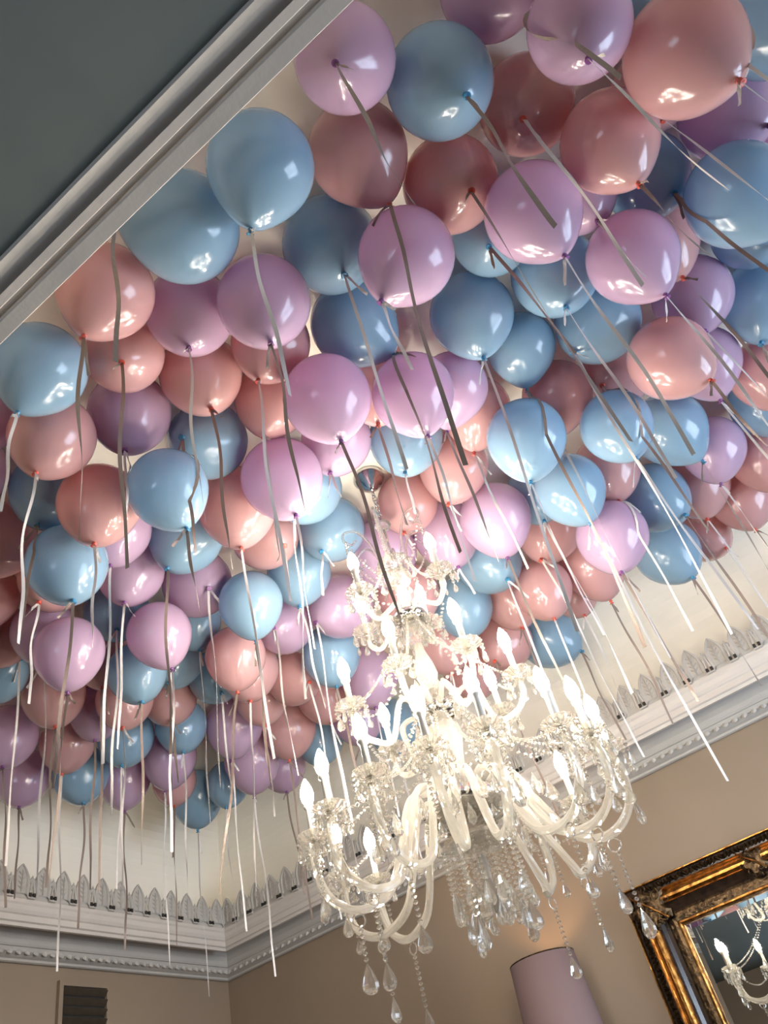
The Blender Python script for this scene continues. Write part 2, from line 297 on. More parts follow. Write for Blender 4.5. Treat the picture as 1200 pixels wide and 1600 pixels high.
 [1.642, 1.043, 1.971, 0.12, -0.298, 0.328, -0.897, 1.559, 1.135, 1.156, "B", "W", 0.28, "second highest pale blue balloon in the column left of the chandelier"],
 [1.868, 1.12, 1.974, 0.122, -0.454, 0.118, -0.883, 1.779, 1.159, 1.642, "B", "W", 0.29, "third highest pale blue balloon in the column around the ceiling rose"],
 [1.472, 1.221, 1.915, 0.133, 0.138, 0.136, -0.981, 1.511, 1.237, 1.01, "P", "W", 0.28, "second highest salmon pink balloon in the column above the wall corner"],
 [1.709, 1.305, 1.975, 0.121, -0.144, -0.595, -0.791, 1.717, 1.24, 1.707, "P", "W", 0.27, "third highest salmon pink balloon in the column left of the chandelier"],
 [1.112, 1.163, 1.703, 0.114, 0.379, -0.063, -0.923, 1.179, 1.141, 1.269, "B", "T", 0.23, "second highest pale blue balloon in the column just left of the wall corner"],
 [1.054, 1.386, 1.775, 0.12, -0.005, 0.101, -0.995, 1.06, 1.396, 1.273, "P", "W", 0.28, "third highest salmon pink balloon in the column above the wall vent"],
 [1.025, 1.595, 1.975, 0.121, -0.139, 0.07, -0.988, 0.991, 1.605, 1.408, "B", "T", 0.26, "second highest pale blue balloon hanging nearest the left picture edge"],
 [1.124, 1.622, 1.742, 0.122, 0.106, -0.138, -0.985, 1.125, 1.612, 1.009, "B", "T", 0.31, "highest pale blue balloon in the column above the wall vent"],
 [1.487, 1.476, 1.968, 0.128, -0.324, 0.26, -0.91, 1.423, 1.526, 1.136, "B", "T", 0.29, "third highest pale blue balloon in the column just left of the wall corner"],
 [1.265, 1.574, 1.938, 0.117, -0.01, 0.139, -0.99, 1.258, 1.603, 1.099, "L", "W", 0.34, "highest lilac balloon in the column above the wall vent"],
 [1.454, 1.725, 1.958, 0.119, -0.142, 0.032, -0.989, 1.42, 1.74, 1.26, "L", "W", 0.32, "third highest lilac balloon in the column just left of the wall corner"],
 [1.691, 1.637, 1.967, 0.129, -0.312, -0.627, -0.713, 1.63, 1.544, 1.1, "L", "W", 0.3, "highest lilac balloon in the column above the wall corner"],
 [1.27, 1.891, 1.952, 0.124, -0.353, -0.026, -0.935, 1.201, 1.87, 1.402, "P", "W", 0.3, "fourth highest salmon pink balloon in the column above the wall vent"],
 [0.809, 1.677, 1.983, 0.113, 0.004, 0.006, -1.0, 0.803, 1.661, 1.271, "L", "T", 0.27, "second highest lilac balloon hanging nearest the left picture edge"],
 [1.025, 1.841, 1.949, 0.121, -0.006, 0.031, -0.999, 1.001, 1.873, 1.377, "P", "W", 0.3, "highest salmon pink balloon hanging nearest the left picture edge"],
 [1.173, 2.139, 1.979, 0.113, -0.021, 0.025, -0.999, 1.174, 2.13, 1.119, "P", "T", 0.3, "second highest salmon pink balloon hanging nearest the left picture edge"],
 [1.339, 2.31, 1.977, 0.119, -0.431, -0.642, -0.634, 1.287, 2.207, 1.382, "P", "T", 0.35, "lowest salmon pink balloon hanging nearest the left picture edge"],
 [1.378, 1.941, 1.709, 0.117, 0.136, 0.145, -0.98, 1.385, 1.973, 0.973, "L", "T", 0.35, "second highest lilac balloon in the column above the wall vent"],
 [1.6, 1.748, 1.763, 0.113, 0.342, -0.036, -0.939, 1.634, 1.756, 0.999, "L", "W", 0.33, "fourth highest lilac balloon in the column just left of the wall corner"],
 [1.772, 1.463, 1.802, 0.115, 0.252, 0.204, -0.946, 1.781, 1.489, 1.117, "B", "T", 0.32, "second highest pale blue balloon in the column above the wall corner"],
 [1.569, 1.94, 1.976, 0.12, -0.256, -0.35, -0.901, 1.503, 1.873, 1.127, "B", "W", 0.37, "second highest pale blue balloon in the column above the wall vent"],
 [1.858, 1.831, 1.991, 0.107, 0.173, 0.02, -0.985, 1.867, 1.83, 1.157, "B", "W", 0.38, "third highest pale blue balloon in the column above the wall corner"],
 [1.958, 1.724, 1.799, 0.116, 0.116, 0.167, -0.979, 1.892, 1.829, 0.944, "P", "T", 0.4, "third highest salmon pink balloon in the column above the wall corner"],
 [2.13, 1.601, 1.946, 0.117, -0.779, -0.255, -0.573, 2.03, 1.57, 1.248, "L", "W", 0.33, "third highest lilac balloon in the column left of the chandelier"],
 [1.952, 1.357, 1.973, 0.123, -0.002, 0.166, -0.986, 1.97, 1.362, 1.385, "B", "W", 0.29, "third highest pale blue balloon in the column left of the chandelier"],
 [2.21, 1.362, 1.931, 0.129, -0.72, 0.352, -0.598, 2.111, 1.448, 1.036, "L", "W", 0.31, "fifth highest lilac balloon in the column around the ceiling rose"],
 [2.364, 1.562, 1.878, 0.123, 0.016, 0.034, -0.999, 2.367, 1.555, 1.27, "B", "T", 0.39, "lowest pale blue balloon in the column around the ceiling rose"],
 [2.159, 1.835, 1.882, 0.122, -0.042, 0.051, -0.998, 2.114, 1.885, 0.984, "P", "W", 0.41, "lowest salmon pink balloon in the column above the wall corner"],
 [2.444, 2.025, 1.968, 0.128, 0.039, 0.043, -0.998, 2.435, 2.031, 1.39, "P", "W", 0.39, "fifth highest salmon pink balloon in the column left of the chandelier"],
 [2.399, 1.798, 1.901, 0.116, -0.29, -0.725, -0.624, 2.38, 1.688, 1.159, "P", "W", 0.38, "fourth highest salmon pink balloon in the column left of the chandelier"],
 [2.748, 2.133, 1.942, 0.129, -0.019, 0.16, -0.987, 2.745, 2.161, 1.077, "P", "T", 0.44, "lowest salmon pink balloon in the column left of the chandelier"],
 [2.707, 1.879, 1.974, 0.124, 0.021, -0.09, -0.996, 2.725, 1.884, 1.044, "P", "W", 0.4, "lowest salmon pink balloon in the column around the ceiling rose"],
 [3.002, 2.151, 1.973, 0.123, -0.145, 0.031, -0.989, 2.953, 2.171, 1.104, "B", "W", 0.43, "lowest pale blue balloon in the column left of the chandelier"],
 [2.529, 2.277, 1.964, 0.132, 0.043, 0.28, -0.959, 2.535, 2.328, 1.07, "L", "W", 0.42, "second highest lilac balloon in the column above the wall corner"],
 [1.727, 2.013, 1.801, 0.111, 0.048, -0.137, -0.989, 1.729, 1.997, 1.073, "B", "T", 0.39, "fifth highest pale blue balloon in the column just left of the wall corner"],
 [1.958, 2.05, 1.963, 0.111, -0.363, -0.081, -0.928, 1.907, 2.01, 1.395, "B", "T", 0.41, "fourth highest pale blue balloon in the column just left of the wall corner"],
 [2.19, 2.055, 1.978, 0.116, -0.237, -0.419, -0.877, 2.161, 1.989, 1.014, "B", "W", 0.41, "fourth highest pale blue balloon in the column above the wall corner"],
 [1.916, 2.307, 1.905, 0.117, -0.144, -0.1, -0.985, 1.895, 2.283, 1.126, "P", "W", 0.38, "third highest salmon pink balloon in the column just left of the wall corner"],
 [1.712, 2.494, 1.96, 0.126, 0.031, -0.109, -0.994, 1.718, 2.465, 1.177, "P", "T", 0.41, "sixth highest salmon pink balloon in the column above the wall vent"],
 [1.467, 2.513, 1.973, 0.115, 0.013, -0.995, -0.1, 1.491, 2.353, 1.172, "B", "W", 0.4, "lowest pale blue balloon hanging nearest the left picture edge"],
 [1.751, 2.855, 1.964, 0.128, -0.106, -0.132, -0.986, 1.789, 2.801, 1.24, "L", "T", 0.42, "fourth highest lilac balloon hanging nearest the left picture edge"],
 [2.02, 3.128, 1.972, 0.124, -0.08, -0.079, -0.994, 2.02, 3.106, 1.417, "L", "T", 0.44, "lowest lilac balloon hanging nearest the left picture edge"],
 [1.993, 2.775, 1.965, 0.12, -0.057, 0.102, -0.993, 2.007, 2.776, 1.038, "P", "W", 0.46, "lowest salmon pink balloon in the column above the wall vent"],
 [2.188, 2.935, 1.94, 0.128, -0.004, -0.178, -0.984, 2.188, 2.905, 1.251, "B", "T", 0.5, "lowest pale blue balloon in the column above the wall vent"],
 [2.185, 2.62, 1.971, 0.125, -0.182, -0.035, -0.983, 2.141, 2.624, 1.289, "B", "W", 0.42, "lowest pale blue balloon in the column just left of the wall corner"],
 [2.441, 2.936, 1.974, 0.122, 0.108, 0.122, -0.987, 2.462, 2.951, 1.21, "L", "T", 0.48, "lowest lilac balloon in the column just left of the wall corner"],
 [2.141, 2.285, 1.978, 0.118, -0.231, -0.265, -0.936, 2.085, 2.24, 1.252, "P", "T", 0.44, "second highest salmon pink balloon in the column just left of the wall corner"],
 [2.461, 2.639, 1.952, 0.125, 0.071, 0.355, -0.932, 2.468, 2.697, 1.06, "L", "W", 0.43, "fifth highest lilac balloon in the column just left of the wall corner"],
 [2.868, 2.887, 1.962, 0.134, 0.136, 0.194, -0.972, 2.895, 2.917, 1.036, "B", "W", 0.46, "lowest pale blue balloon in the column above the wall corner"],
 [2.846, 2.644, 1.919, 0.11, -0.205, 0.003, -0.979, 2.815, 2.648, 1.219, "B", "W", 0.49, "fifth highest pale blue balloon in the column above the wall corner"],
 [2.636, 2.803, 1.954, 0.108, -0.054, -0.007, -0.999, 2.619, 2.811, 1.188, "P", "T", 0.44, "lowest salmon pink balloon in the column just left of the wall corner"],
 [2.77, 2.402, 1.913, 0.138, 0.179, 0.236, -0.955, 2.808, 2.437, 0.962, "L", "W", 0.46, "lowest lilac balloon in the column above the wall corner"],
 [3.03, 2.437, 1.97, 0.126, -0.046, -0.093, -0.995, 3.024, 2.401, 1.303, "L", "T", 0.49, "lowest lilac balloon in the column left of the chandelier"],
 [2.336, 2.425, 1.978, 0.118, -0.066, -0.092, -0.994, 2.32, 2.413, 1.213, "B", "W", 0.43, "sixth highest pale blue balloon in the column just left of the wall corner"],
 [1.955, 2.53, 1.98, 0.116, -0.079, -0.029, -0.997, 1.93, 2.505, 1.216, "L", "T", 0.44, "lowest lilac balloon in the column above the wall vent"],
 [1.381, 2.097, 1.889, 0.115, -0.034, -0.161, -0.986, 1.403, 2.049, 0.949, "L", "W", 0.38, "third highest lilac balloon hanging nearest the left picture edge"],
 [1.717, 2.184, 1.961, 0.117, -0.114, -0.045, -0.993, 1.726, 2.195, 1.064, "P", "T", 0.36, "fifth highest salmon pink balloon in the column above the wall vent"],
 [2.719, 1.617, 1.933, 0.134, -0.07, -0.014, -0.997, 2.722, 1.634, 1.278, "L", "W", 0.41, "sixth highest lilac balloon in the column around the ceiling rose"],
 [2.391, 1.15, 1.946, 0.131, 0.013, 0.069, -0.998, 2.367, 1.181, 1.363, "P", "W", 0.33, "fourth highest salmon pink balloon in the column right of the ceiling rose"],
 [2.114, 1.07, 1.963, 0.133, -0.011, 0.041, -0.999, 2.137, 1.101, 1.65, "L", "T", 0.28, "fourth highest lilac balloon in the column around the ceiling rose"],
 [2.796, 1.25, 1.954, 0.142, 0.014, 0.042, -0.999, 2.784, 1.267, 1.17, "P", "W", 0.36, "lowest salmon pink balloon in the column right of the ceiling rose"],
 [3.234, 1.854, 1.959, 0.137, -0.203, -0.065, -0.977, 3.2, 1.861, 1.192, "B", "W", 0.45, "lowest pale blue balloon in the column right of the ceiling rose"],
 [3.128, 1.296, 1.955, 0.141, -0.16, -0.023, -0.987, 3.122, 1.303, 1.158, "P", "T", 0.36, "lowest salmon pink balloon in the column above the chandelier's right half"],
 [2.831, 0.884, 1.967, 0.129, -0.075, 0.035, -0.997, 2.822, 0.888, 1.208, "P", "T", 0.31, "second highest salmon pink balloon in the column above the chandelier's right half"],
 [3.014, 1.052, 1.913, 0.128, -0.615, 0.248, -0.749, 2.922, 1.076, 0.967, "P", "T", 0.36, "third highest salmon pink balloon in the column above the chandelier's right half"],
 [2.964, 1.878, 1.945, 0.131, -0.194, -0.055, -0.979, 2.922, 1.851, 1.078, "L", "T", 0.39, "lowest lilac balloon in the column around the ceiling rose"]]
BULBS_LOW = [[1.498, 1.082, 0.91], [1.588, 1.209, 0.91], [1.863, 1.339, 0.91], [2.003, 1.323, 0.91], [1.449, 0.92, 0.91], [1.471, 0.767, 0.91], [1.518, 0.642, 0.91], [1.672, 0.534, 0.91], [1.785, 0.506, 0.91], [1.921, 0.516, 0.91], [2.138, 0.723, 0.91], [2.178, 0.872, 0.91]]
BULBS_MID = [[1.594, 1.024, 1.19], [1.544, 0.828, 1.19], [1.63, 0.67, 1.19], [1.874, 0.655, 1.19], [2.013, 0.789, 1.19], [1.892, 1.107, 1.19]]
BULBS_UP = [[1.619, 0.926, 1.53], [1.735, 0.715, 1.53], [1.792, 1.038, 1.53], [1.924, 0.885, 1.53]]

# ================================================================ room shell
XR, YF, XL, YN = 3.70, 3.57, -2.60, -1.75           # right, far, left and near walls
IX0, IX1, IY0, IY1 = .43, 3.37, -1.43, 3.25         # inner edge of the raised ceiling's ledge
HC, HS, HL = Z(2.10), Z(1.404), Z(1.495)
def slab(name, a, b, m): 
    mb = MB(); mb.box(a, b); return struct(mb.obj(name, m))
slab('floor', (XL-.1, YN-.1, -.1), (XR+.1, YF+.1, 0), MAT['floor'])
slab('wall_right', (XR, YN-.1, 0), (XR+.1, YF+.1, Z(2.2)), MAT['wall'])
slab('wall_far', (XL-.1, YF, 0), (XR, YF+.1, Z(2.2)), MAT['wall'])
def wall_with_hole(name, axis, at, lo, hi, h0, h1, z0, z1, m):
    mb = MB(); zt = Z(2.2)
    for a, b, c, d in ((lo, h0, 0, zt), (h1, hi, 0, zt), (h0, h1, 0, z0), (h0, h1, z1, zt)):
        if axis == 'y': mb.box((a, at-.1, c), (b, at, d))
        else: mb.box((at-.1, a, c), (at, b, d))
    return struct(mb.obj(name, m))
wall_with_hole('wall_near', 'y', YN, XL, XR, 1.5, 3.2, .9, 2.6, MAT['wall'])
wall_with_hole('wall_left', 'x', XL, YN-.1, YF, .2, 1.6, .9, 2.4, MAT['wall'])
def window(name, axis, at, h0, h1, z0, z1):
    root = empty(name, ((h0+h1)/2, at-.05, z0) if axis == 'y' else (at-.05, (h0+h1)/2, z0)); struct(root)
    base = root.location.copy()
    def put(nm, a0, a1, b0, b1, t, m):
        mb = MB()
        if axis == 'y': mb.box(Vector((a0, at-.05-t, b0))-base, Vector((a1, at-.05+t, b1))-base)
        else: mb.box(Vector((at-.05-t, a0, b0))-base, Vector((at-.05+t, a1, b1))-base)
        return mb.obj(nm, m, root)
    w = .06; mid = (h0+h1)/2; zm = (z0+z1)/2
    put('window_frame', h0, h0+w, z0, z1, .03, MAT['plaster']); put('window_frame', h1-w, h1, z0, z1, .03, MAT['plaster'])
    put('window_frame', h0+w, h1-w, z0, z0+w, .03, MAT['plaster']); put('window_frame', h0+w, h1-w, z1-w, z1, .03, MAT['plaster'])
    put('glazing_bar', mid-.015, mid+.015, z0+w, z1-w, .02, MAT['plaster'])
    put('glazing_bar', h0+w, mid-.015, zm-.015, zm+.015, .02, MAT['plaster']); put('glazing_bar', mid+.015, h1-w, zm-.015, zm+.015, .02, MAT['plaster'])
    for a in ((h0+w, mid-.015), (mid+.015, h1-w)):
        for b in ((z0+w, zm-.015), (zm+.015, z1-w)): put('pane', a[0], a[1], b[0], b[1], .003, MAT['glass'])
window('window_1', 'y', YN, 1.5, 3.2, .9, 2.6)
window('window_2', 'x', XL, .2, 1.6, .9, 2.4)
# rings: (left, right, near, far, z) rectangles joined into a mitred shell
def rings(name, L, m, parent=None, caps=None):
    v = []; f = []
    for (x0, x1, y0, y1, z) in L: v += [(x0,y0,z),(x1,y0,z),(x1,y1,z),(x0,y1,z)]
    for i in range(len(L)-1):
        for k in range(4): f.append((i*4+k, i*4+(k+1)%4, (i+1)*4+(k+1)%4, (i+1)*4+k))
    if caps == 'top': f.append(tuple((len(L)-1)*4+k for k in range(4)))
    return mesh_obj(name, v, f, m, parent)
# raised ceiling: the ledge behind the cresting, upright side and cove up to the flat
L = [(IX0, IX1, IY0, IY1, HL), (.30, 3.60, -1.65, 3.47, HL), (.30, 3.60, -1.65, 3.47, Z(1.80))]
for k in range(1, 13):
    a = k/12*PI/2; s = .30*(1-math.cos(a)); q = .16*(1-math.cos(a)); L.append((.30+q, 3.60-s, -1.65+s, 3.47-s, Z(1.80)+.30*math.sin(a)))
struct(rings('ceiling', L, MAT['ceiling'], caps='top'))
# lowered dark ceiling around the raised part, on the left
slab('ceiling_lower', (XL, YN, HS), (.331, YF, HS+.06), MAT['soffit'])
# ---- cornice on the walls: (distance from wall, height)
low = [(0, 1.352), (.018, 1.347), (.030, 1.350), (.034, 1.358), (.050, 1.362), (.078, 1.374), (.088, 1.388), (.098, 1.388), (.104, 1.396),
       (.112, 1.412), (.125, 1.430), (.145, 1.447), (.170, 1.458), (.20, 1.463), (.262, 1.463), (.262, 1.402), (.270, 1.396)]
fas = [(.270, 1.396), (.285, 1.396), (.290, 1.408), (.300, 1.412), (.300, 1.436), (.308, 1.440), (.316, 1.452), (.320, 1.470), (.326, 1.478), (.326, 1.492), (.330, 1.495), (.300, 1.4955)]
def run(name, prof, m, smooth=False):
    # three walls: near, right, far - with mitred corners; the far and near runs go on under the lowered ceiling
    v = []; f = []; n = len(prof)
    for st in range(4):
        for d, h in prof:
            x, y = ((XL, YN+d), (XR-d, YN+d), (XR-d, YF-d), (XL, YF-d))[st]
            v.append((x, y, Z(h)))
    for st in range(3):
        for i in range(n-1): f.append((st*n+i, (st+1)*n+i, (st+1)*n+i+1, st*n+i+1))
    return struct(mesh_obj(name, v, f, m))
cor = run('trim_1', low, MAT['plaster'])
# fascia under the ledge: a closed rectangle round the raised ceiling
def fas_ring(prof):
    out = []
    for d, h in prof:
        q = d - .33; out.append((.43+q, XR-d, -1.43+q+.01, YF-d+.01, Z(h)))
    return out
FR = []
for d, h in fas:
    q = .33 - d                                     # distance out from the inner edge
    FR.append((IX0 - min(q*1.0, .06), IX1+q, IY0-q, IY1+q, Z(h)))
FR.reverse()
fascia = struct(rings('trim_2', [FR[i] for i in range(len(FR))], MAT['plaster_warm']))
# left lip moulding seen from straight below: thin light lip, groove, broad cove
lipp = [(.432, 1.470), (.432, 1.401), (.430, 1.398), (.404, 1.399), (.401, 1.400), (.399, 1.4035), (.393, 1.4045), (.375, 1.405), (.360, 1.4045), (.345, 1.402), (.333, 1.398), (.329, 1.400), (.329, 1.470)]
v = []; f = []
for y in (IY0-.25, IY1+.25):
    v += [(x, y, Z(h)) for x, h in lipp]
n = len(lipp)
for i in range(n-1): f.append((i, n+i, n+i+1, i+1))
f += [tuple(range(n)), tuple(range(2*n-1, n-1, -1))]
struct(mesh_obj('trim_3', v, f, MAT['plaster']))

# ---- egg band: each egg a piece of the cornice
ev = []; ef = []
for i in range(5):
    a = -PI/2 + PI*i/4
    for k in range(5):
        b = PI*k/4; ev.append((.0165*math.cos(a)*math.cos(b), -.013*math.cos(a)*math.sin(b), .024*math.sin(a)))
for i in range(4):
    for k in range(4): ef.append((i*5+k, i*5+k+1, (i+1)*5+k+1, (i+1)*5+k))
egg = bpy.data.meshes.new('egg'); egg.from_pydata(ev, [], ef); egg.materials.append(MAT['plaster']); egg.shade_smooth()
dv = [(-.006,0,.024),(.006,0,.024),(0,0,-.022),(0,-.014,.018)]; dartm = bpy.data.meshes.new('dart'); dartm.from_pydata(dv, [], [(0,2,3),(2,1,3),(0,3,1)]); dartm.materials.append(MAT['plaster'])
def place(mesh, name, parent, x, y, z, rz, tilt=0.0):
    o = bpy.data.objects.new(name, mesh); COL.objects.link(o); o.parent = parent
    o.matrix_local = T(x, y, z) @ Matrix.Rotation(rz, 4, 'Z') @ Matrix.Rotation(tilt, 4, 'X'); return o
# local -y points into the room; eggs lean with the ovolo
d_e, h_e, sp = .070, Z(1.375), .0445
y = YF - .09
while y > -1.0:
    place(egg, 'egg', cor, XR-d_e, y, h_e, -PI/2, -.75); place(dartm, 'dart', cor, XR-d_e, y-sp/2, h_e, -PI/2, -.75); y -= sp
x = XR - .09
while x > 1.3:
    place(egg, 'egg', cor, x, YF-d_e, h_e, 0, -.75); place(dartm, 'dart', cor, x-sp/2, YF-d_e, h_e, 0, -.75); x -= sp

# ---- cresting: pointed leaves with a pair of slender stems between them
def leaf_mesh():
    w, h = .0365, .145; out = []
    for k in range(9):
        t = k/8; out.append((-w*(1 if t < .45 else math.cos((t-.45)/.55*PI/2)**.8) * (1.0 + .10*math.sin(t*PI)), t*h))
    left = out; right = [(-a, b) for a, b in reversed(out[:-1])]
    loop = left + right; n = len(loop); v = []
    inner = [(a*.72, .012 + b*.86) for a, b in loop]
    for a, b in loop: v.append((a, .008, b))
    for a, b in loop: v.append((a, -.004, b))
    for a, b in inner: v.append((a, -.006, b))
    for a, b in inner: v.append((a*.85, .001, .006+b*.95))
    f = [tuple(range(n))]
    for r in range(3):
        for k in range(n-1): f.append((r*n+k, r*n+k+1, (r+1)*n+k+1, (r+1)*n+k))
    # panel with a raised midrib
    f.append(tuple(3*n+k for k in range(n-1, -1, -1)))
    m0 = len(v); v += [(-.003, .001, .02), (.003, .001, .02), (0, .001, .122), (0, -.006, .02), (0, -.006, .11)]
    f += [(m0, m0+3, m0+4, m0+2), (m0+1, m0+2, m0+4, m0+3)]
    for sgn in (-1, 1):
        for q in range(4):
            z0 = .03+q*.02; m1 = len(v)
            v += [(0, .001, z0), (0, .001, z0+.006), (sgn*.020, .001, z0+.020), (sgn*.010, -.006, z0+.012)]
            f += [(m1, m1+1, m1+3), (m1+1, m1+2, m1+3), (m1, m1+3, m1+2)]
    m = bpy.data.meshes.new('crest_leaf'); m.from_pydata(v, [], f); m.materials.append(MAT['plaster']); return m
def bud_mesh():
    mb = MB()
    for sx in (-1, 1):
        mb.tube([(sx*.010, -.004, .014), (sx*.009, -.006, .03), (sx*.0055, -.006, .05), (sx*.004, -.005, .072)], .0050, 6)
        mb.lathe([(.001, .060), (.006, .068), (.007, .078), (.001, .088)], 5, T(sx*.008, 0, 0))
    mb.lathe([(.001, .066), (.006, .074), (.006, .086), (.0008, .100)], 5)
    mb.box((-.017, -.006, -.002), (.017, .008, .006))
    for sx in (-1, 1): mb.box((sx*.010-.0055, -.010, .004), (sx*.010+.0055, .002, .020))  # solid near-black boxes: shade of the holes at the stem feet, put in as colour
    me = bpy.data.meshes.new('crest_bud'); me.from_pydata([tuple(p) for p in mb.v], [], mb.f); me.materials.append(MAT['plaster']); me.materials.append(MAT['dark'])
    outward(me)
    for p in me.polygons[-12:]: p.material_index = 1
    return me
leafm, budm = leaf_mesh(), bud_mesh()
SPC = .1075
y = IY1 - .013 - .04
k = 0
def crest(x0, y0, dx, dy, count, rz):
    for i in range(count):
        place(leafm, 'crest_leaf', fascia, x0+dx*SPC*i, y0+dy*SPC*i, HL-.002, rz)
        if i < count-1: place(budm, 'crest_bud', fascia, x0+dx*SPC*(i+.5), y0+dy*SPC*(i+.5), HL-.002, rz)
crest(IX1-.006, .849+22*SPC-.0, 0, -1, 43, -PI/2)          # right side
crest(IX1-.05, IY1-.006, -1, 0, 27, 0)                      # far side
crest(IX0+.010, IY1-.06, 0, -1, 43, PI/2)                   # left side (seen in the mirror)
crest(IX0+.05, IY0+.010, 1, 0, 27, PI)                      # near side

# ================================================================ louvred vent on the far wall
vx0, vx1, vz1, vz0 = 2.604, 2.850, Z(1.268), Z(.86)
vent = empty('wall_vent', ((vx0+vx1)/2, YF-.0, vz0)); b0 = vent.location.copy()
tag(vent, 'dark brown slatted louvre vent in a tan frame high on the far wall', 'vent')
def vbox(nm, a, b, m):
    mb = MB(); mb.box(Vector(a)-b0, Vector(b)-b0); return mb.obj(nm, m, vent)
fr = .022
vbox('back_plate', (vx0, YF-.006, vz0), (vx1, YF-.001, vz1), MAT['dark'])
for a, b in (((vx0-fr, vz0-fr), (vx0, vz1+fr)), ((vx1, vz0-fr), (vx1+fr, vz1+fr)), ((vx0, vz1), (vx1, vz1+fr)), ((vx0, vz0-fr), (vx1, vz0))):
    vbox('frame', (a[0], YF-.022, a[1]), (b[0], YF-.001, b[1]), MAT['wall'])
nsl = 10
for i in range(nsl):
    zc = vz1 - (i+.55)*(vz1-vz0)/nsl
    mb = MB(); mb.box((-(vx1-vx0)/2+.001, -.016, -.002), ((vx1-vx0)/2-.001, .016, .002))
    o = mb.obj('slat', MAT['slat'], vent); o.matrix_local = T(0, -.0195+.0, zc-b0.z) @ Matrix.Rotation(-.85, 4, 'X')

# ================================================================ mirror on the right wall
MY1, MZ1 = 1.205, Z(.945)                 # outer top corner nearest the far wall
MY0, MZ0 = -.62, Z(-.25)
mir = empty('gilt_mirror', (XR, (MY0+MY1)/2, MZ0))
tag(mir, 'large wall mirror in an ornate antique gold and black frame', 'mirror')
mb0 = mir.location.copy()
# frame bands: (inset from outer edge, projection from wall)
def fband(nm, prof, m, ins=0):
    v = []; f = []
    for d, p in prof:
        for (yy, zz) in ((MY0+d, MZ0+d), (MY1-d, MZ0+d), (MY1-d, MZ1-d), (MY0+d, MZ1-d)): v.append(Vector((XR-p, yy, zz))-mb0)
    for i in range(len(prof)-1):
        for k in range(4): f.append((i*4+k, i*4+(k+1)%4, (i+1)*4+(k+1)%4, (i+1)*4+k))
    o = mesh_obj(nm, v, f, m, mir); return o
fband('outer_edge', [(0, .001), (0, .030), (.003, .036), (.007, .036), (.010, .031)], MAT['gold'])
fband('leaf_band', [(.010, .031), (.013, .026), (.030, .030), (.044, .030), (.046, .036)], MAT['ebony'])
fband('bead_edge', [(.046, .036), (.048, .044), (.053, .046), (.057, .042)], MAT['gold'])
fband('gold_ogee', [(.057, .042), (.062, .040), (.072, .052), (.083, .060), (.093, .060), (.100, .052)], MAT['gold'])
fband('red_line', [(.100, .052), (.104, .050), (.108, .052)], MAT['gold'])
fband('black_scotia', [(.108, .052), (.115, .040), (.128, .028), (.142, .022)], MAT['ebony'])
fband('sand_band', [(.142, .022), (.152, .026), (.168, .028), (.182, .026)], MAT['bronze'])
fband('inner_lip', [(.182, .026), (.185, .032), (.192, .033), (.197, .028), (.200, .016)], MAT['gold'])
bev = [(.200, .0145), (.224, .019)]
v = []; f = []
for d, p in bev:
    for (yy, zz) in ((MY0+d, MZ0+d), (MY1-d, MZ0+d), (MY1-d, MZ1-d), (MY0+d, MZ1-d)): v.append(Vector((XR-p, yy, zz))-mb0)
for k in range(4): f.append((k, (k+1)%4, 4+(k+1)%4, 4+k))
g1 = mesh_obj('bevel', v, f, MAT['mirror'])
g0 = mesh_obj('mirror_glass', v[4:], [(0, 1, 2, 3)], MAT['mirror'], mir); g1.parent = g0
# carved relief: leaflets along the leaf band, hammered beads on the edges, corner and centre cartouches
def curl(M, mb, s, turn=1.6):
    pts = []
    for i in range(12):
        t = i/11; a = t*turn*2*PI*.6; r = s*(1-.75*t); pts.append(M @ Vector((-.004-.003*math.sin(t*PI), r*math.cos(a), r*math.sin(a))))
    mb.tube(pts, s*.16, 6, rf=lambda t: 1-.55*t)
def side_pts(d, step):
    out = []
    y = MY1-d-.03
    while y > MY0+d+.02: out.append((y, MZ1-d, 0)); out.append((y, MZ0+d, 0)); y -= step
    z = MZ1-d-.03
    while z > MZ0+d+.02: out.append((MY1-d, z, 1)); out.append((MY0+d, z, 1)); z -= step
    return out
mb = MB()
for (yy, zz, s) in side_pts(.029, .017):
    j = random.uniform(-.5, .5)
    M = T(XR-.0365, yy, zz) @ Matrix.Rotation((PI/2 if s else 0)+.6*(1 if random.random() < .5 else -1), 4, 'X')
    M.translation -= mb0
    mb.add([(.006,-.010,0),(.006,.010,0),(.004,0,.021),(-.011,0,.003),(.004,0,-.016)], [(0,3,2),(3,1,2),(0,4,3),(4,1,3)], M)
mb.obj('carved_leaflets', MAT['bronze'], mir)['kind'] = 'stuff'
mb = MB()
for (yy, zz, s) in side_pts(.163, .011):
    M = T(XR-.028, yy+random.uniform(-.006, .006)*s, zz+random.uniform(-.006, .006)*(1-s)); M.translation -= mb0
    mb.add([(.002,-.003,0),(.002,.003,0),(.002,0,.004),(-.002,0,0),(.002,0,-.004)], [(0,3,2),(3,1,2),(0,4,3),(4,1,3)], M)
mb.obj('stippling', MAT['gold'], mir)['kind'] = 'stuff'
